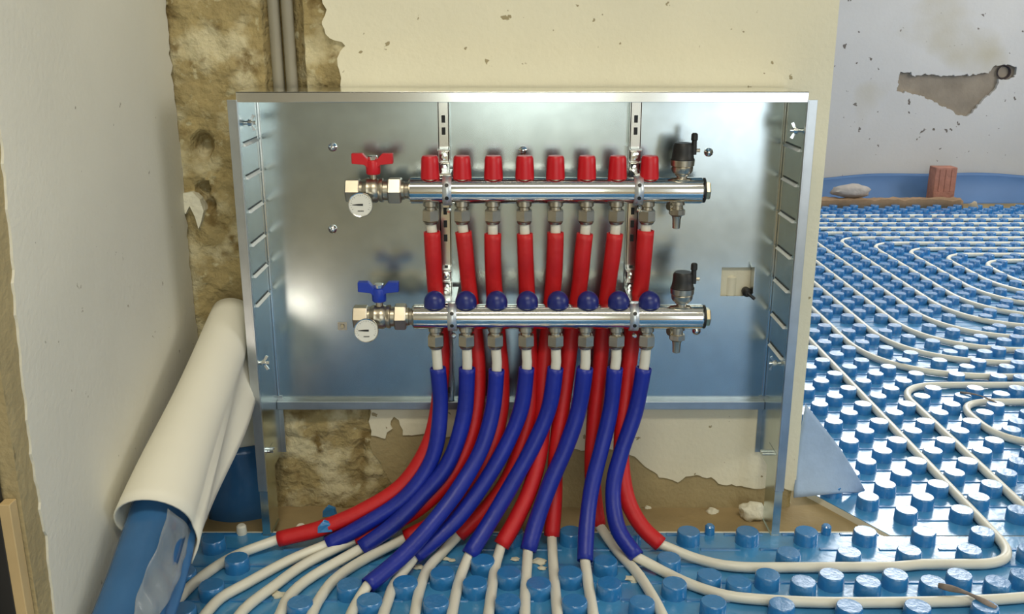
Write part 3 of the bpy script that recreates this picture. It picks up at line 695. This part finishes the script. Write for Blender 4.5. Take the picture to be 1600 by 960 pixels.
    hexp(MB(), (dxp, yb, z0 - 0.012), (0, 0, -1), 0.010, 0.0140).build('drain_nut', nickel, d, 20)
    MB().cyl((dxp - 0.010, yb, z0 - 0.008), (dxp - 0.015, yb - 0.003, z0 - 0.008), 0.006, n=12).build('side_plug', nickel, d)
manifold(True); manifold(False)

# ================================================================== OTHER THINGS
# conduits in the chase
for px, lab in ((430, 'grey plastic conduit in the bare wall, left one of the pair'), (451, 'grey plastic conduit in the bare wall, right one of the pair')):
    x = at(px, 60, 0.012).x
    pth = [Vector((x, 0.016, 2.5)), Vector((x, 0.016, 1.4)), Vector((x, 0.014, 0.9)), Vector((x + 0.004, 0.012, 0.45)), Vector((x + 0.006, 0.020, 0.24)), Vector((x + 0.008, 0.045, 0.20))]
    tag(MB().tube(catmull(pth, 0.05), 0.0095, 14).build('conduit', pex_g, None, 180), lab, 'conduit', 'conduits in the wall chase')

# white foam sheet arched over, leaning along the left wall
P0 = Vector((-0.497, -0.425, 0.190)); P1 = Vector((-0.478, -0.035, 0.375))
def sheet(P0, P1, r0, r1, a0, a1, flap, thick, nu=28, nv=20, fr=(0.0, 0.0)):
    ax = (P1 - P0).normalized(); right = Vector((1, 0, 0)); m_ = right.cross(ax).normalized()
    if m_.z < 0: m_ = -m_
    def f(u, v):
        c = P0.lerp(P1, v); r = r0 + (r1 - r0) * v
        r *= 1 + 0.04 * math.sin(v * 7 + u * 3)
        fu = 0.68
        if u <= fu:
            a = math.radians(a0 + (a1 - a0) * u / fu); return c + right * math.cos(a) * r + m_ * math.sin(a) * r
        s = (u - fu) / (1 - fu); a = math.radians(a1)
        b = c + right * math.cos(a) * r + m_ * math.sin(a) * r
        d = Vector((0.10 * math.sin(v * 3), -0.12, -1.0)).normalized()
        return b + d * s * flap(v) + Vector((0.006 * math.sin(s * 4 + v * 5), 0, 0))
    return MB().grid(f, nu, nv)
fs = sheet(P0, P1, 0.052, 0.036, 205, -8, lambda v: 0.055 + 0.035 * v, 0.002).build('foam_sheet', foam, None, 180, solid=0.003)
tag(fs, 'white foam sheet curled over and leaning in the left corner', 'foam sheet')
bt = sheet(Vector((-0.505, -0.68, 0.02)), Vector((-0.496, -0.36, 0.205)), 0.052, 0.042, 215, 10, lambda v: 0.03, 0.001).build('skirt_film', bfilm, None, 180, solid=0.0012)
tag(bt, 'blue plastic film rolled under the white foam sheet', 'plastic film')
def clear(u, v):
    a = atx(262 - 60 * v, 795 + 185 * v, -0.462 - 0.012 * v); b = atx(306 - 62 * v, 835 + 145 * v, -0.448 - 0.006 * v)
    p = a.lerp(b, u); p.x += 0.003 * math.sin(v * 7 + u * 4) + 0.001 * math.sin(v * 23 - u * 9); return p
tag(MB().grid(clear, 12, 24).build('clear_film', cfilm, None, 180, solid=0.0006), 'clear crumpled plastic film hanging beside the blue roll', 'plastic film')
# edge strip standing in the left corner behind the cabinet leg
es = thing('edge_strip', 'edge strip of white foam with blue film behind the left cabinet leg', 'edge strip', (-0.49, -0.03, -0.03))
def strip(z0, z1, off, x0, x1):
    return MB().grid(lambda u, v: Vector((x0 + (x1 - x0) * u + 0.006 * math.sin(v * 3), -0.030 + off - 0.012 * math.sin(u * 4.2) + 0.02 * (1 - v) * (off - 0.004) * 20, z0 + (z1 - z0) * v)), 12, 10)
strip(0.115, 0.200, 0.0, -0.555, -0.440).build('foam_top', foam, es, 180, solid=0.004)
strip(-0.03, 0.130, -0.006, -0.556, -0.437).build('blue_skirt', bfilm, es, 180, solid=0.002)
# pale blue flap at the wall end
fp = thing('foam_flap', 'pale blue foam edge strip fanning out at the wall end', 'edge strip', (0.56, 0.02, -0.03))
def flapf(u, v):
    # v: from the wall end outwards, u: from the top down
    top_ = [at(1259, 632, 0.005), at(1275, 652, 0.01), at(1312, 700, 0.02), at(1338, 742, 0.035), at(1352, 768, 0.05)]
    bot_ = [at(1240, 778, -0.006), at(1262, 776, -0.004), at(1290, 773, 0.0), at(1322, 770, 0.02), at(1350, 770, 0.05)]
    k = v * 4; i = min(3, int(k)); f_ = k - i
    a = top_[i].lerp(top_[i + 1], f_); b = bot_[i].lerp(bot_[i + 1], f_)
    p = a.lerp(b, u); p.y += 0.010 * math.sin(u * math.pi) * (1 - v); return p
MB().grid(flapf, 14, 14).build('foam', foam_b, fp, 180, solid=0.003)

# plaster lumps and crumbs
def lump(px, py, z, r, sc, lab, seed, group=None, m=lump_m, Y=None):
    q = fl(px, py, z) if Y is None else at(px, py, Y)
    o = MB().lump(q, r, sc, 0.35, seed, 3).build('plaster_lump', m, None, 60); tag(o, lab, 'plaster lump', group)
lump(1176, 800, 0.0, 0.024, (1.05, 0.7, 0.75), 'big white plaster lump beside the right cabinet leg', 1)
lump(1113, 801, -0.015, 0.011, (1, 0.8, 0.8), 'small white plaster lump on bare floor left of the big lump', 2)
lump(1012, 795, -0.015, 0.006, (1, 0.8, 0.9), 'tiny white plaster lump on bare floor by the last red sleeve', 3)
for i, (px, py, r) in enumerate([(655, 887, 0.008), (697, 874, 0.006), (706, 876, 0.005), (752, 874, 0.007), (805, 874, 0.006), (843, 878, 0.010), (847, 888, 0.006), (990, 905, 0.010), (1000, 898, 0.007), (435, 930, 0.009), (482, 902, 0.007)]):
    q = fl(px, py, 0.002)
    tag(MB().lump(q, r, (1.2, 0.9, 0.35), 0.5, i + 10, 2).build('plaster_crumb', lump_m, None, 60), 'white plaster crumb on the blue mat among the pipe tails', 'plaster crumb', 'plaster crumbs on the front mat')
# blue plastic scraps
for (px, py, lab, s) in ((513, 803, 'blue plastic scrap standing on bare floor by the first red sleeve', 3), (506, 834, 'small blue plastic scrap lying on the first red sleeve', 5)):
    q = fl(px, py + 6, 0.0) if s == 3 else fl(px, py, 0.035)
    o = MB().prism([q + Vector((-0.011, 0, 0)), q + Vector((0.013, 0.004, 0.0)), q + Vector((0.010, 0.006, 0.014)), q + Vector((-0.002, 0.004, 0.020)), q + Vector((-0.010, 0.0, 0.012))], (0.002, 0.006, 0.001)).build('plastic_scrap', film_st, None, 0, bevel=0.001)
    tag(o, lab, 'plastic scrap')
# twigs
def twig(a, b, r, lab):
    mid = (a + b) / 2 + Vector((0.004, 0.002, 0.004))
    tag(MB().tube(catmull([a, mid, b], 0.008), lambda t: r * (0.75 + 0.3 * math.sin(t * 9)), 8).build('twig', twig_m, None, 180), lab, 'twig')
twig(fl(1466, 915, 0.024), fl(1556, 952, 0.020), 0.0054, 'thick grey twig lying across the front pipe')
twig(fl(1500, 613, 0.024), fl(1557, 630, 0.021), 0.0026, 'thin dark twig on the innermost pipe bend at right')

# far wall foot: blue strip, brick, plank, rubble
def bs(u, v):
    x = 0.9 + u * 2.5; px = proj((x, YF - 0.05, 0.05))[0]
    h = 0.105 + 0.028 * math.sin((x - 1.55) * 2.3) + 0.004 * math.sin(x * 11)
    return Vector((x, YF - 0.02 - 0.07 * (1 - v) ** 2 - 0.008 * math.sin(x * 6), -0.02 + (h + 0.02) * v))
tag(MB().grid(bs, 60, 10).build('edge_strip', strip_m, None, 180, solid=0.006), 'long blue foam edge strip along the foot of the far wall', 'edge strip')
b0 = at(1458, 303, 3.16); b1 = at(1497, 262, 3.16)
br = thing('brick', 'pale red hollow brick standing on end before the far wall', 'brick', ((b0.x + b1.x) / 2, 3.2, -0.014))
MB().box((b0.x, 3.16, -0.014), (b1.x, 3.24, b1.z)).build('body', brick_m, br, 0, bevel=0.004)
for i in range(3):
    xx = b0.x + 0.022 + i * (b1.x - b0.x - 0.02) / 3
    MB().box((xx, 3.157, b0.z + 0.012), (xx + 0.006, 3.161, b1.z - 0.010)).build('rib', brick_m, br, 0)
k0 = at(1280, 322, 3.04); k1 = at(1505, 322, 3.04)
pk = MB()
pk.grid(lambda u, v: Vector((k0.x - 0.3 + (k1.x - k0.x + 0.3) * u, 3.04 + 0.085 * v, -0.002 + (0.040 if 0.05 < v < 0.95 else 0.0) + 0.008 * noise.noise(Vector((u * 30, v * 3, 1))))), 60, 10)
tag(pk.build('plank', plank_m, None, 40, solid=0.006), 'dusty brown plank lying along the far wall', 'plank')
q0 = at(1330, 303, 3.10)
tag(MB().lump((q0.x, 3.11, q0.z + 0.012), 0.042, (2.3, 0.9, 0.8), 0.22, 5, 3).build('rubble_stone', mat('pale_stone', lin(176, 168, 160), 0.9, var=0.12, vscale=30, bump=0.3), None, 60), 'pale grey rubble stone on the plank by the far wall', 'stone')
q0 = at(1522, 314, 2.98)
tag(MB().lump((q0.x, 2.98, 0.02), 0.022, (1, 0.8, 1.1), 0.3, 8, 2).build('rubble_stone', mat('tan_stone', lin(176, 160, 132), 0.9, var=0.12, vscale=30), None, 60), 'small tan rubble stone right of the plank end', 'stone')

# left edge: batten and dark rubble heap beyond the wall end
tag(MB().box((XL - 0.020, -0.646, -0.014), (XL - 0.007, -0.630, 0.335)).build('batten', batten_m, None, 0, bevel=0.001), 'pale wooden batten upright against the left wall end', 'batten')
tag(MB().box((XL - 0.28, -0.644, -0.014), (XL - 0.021, -0.632, 0.95)).build('shade_board', black_p, None, 0, bevel=0.001), 'black board added for the darkness past the left wall end', 'board')  # added to darken the gap, where there is only shade
tag(MB().lump((XL - 0.175, -0.82, 0.13), 0.12, (0.95, 0.95, 1.65), 0.18, 6, 4).build('rubble_sack', sack_m, None, 60), 'dark mottled sack of rubble beyond the left wall end', 'sack')
# small floor work lamp, unseen, assumed for the warm glow in the cabinet back
wk = thing('assumed_work_lamp', 'small black floor work lamp assumed for the glow on the cabinet back', 'lamp', (-0.62, -1.02, -0.001))
MB().box((-0.67, -1.05, -0.001), (-0.57, -0.99, 0.010)).box((-0.625, -1.045, 0.0), (-0.615, -1.035, 0.05)).build('stand', black_p, wk, 0)
MB().lathe((-0.62, -1.040, 0.066), (0, 1, 0.2), [(0, 0.03), (0.025, 0.045), (0.027, 0.042), (0.015, 0.035)], 24).build('housing', black_p, wk)
l = bpy.data.lights.new('assumed_work_lamp_light', 'AREA'); l.shape = 'DISK'; l.size = 0.07; l.energy = 0.28; l.color = (1, 0.86, 0.74)  # assumed source of the glow reflected in the back panel
o = bpy.data.objects.new('assumed_work_lamp_light', l); C.objects.link(o); o.parent = wk; o.location = (0, 0.008, 0.073)
o.rotation_euler = (Vector((0.2, 1, 0.3)).to_track_quat('-Z', 'Y')).to_euler()
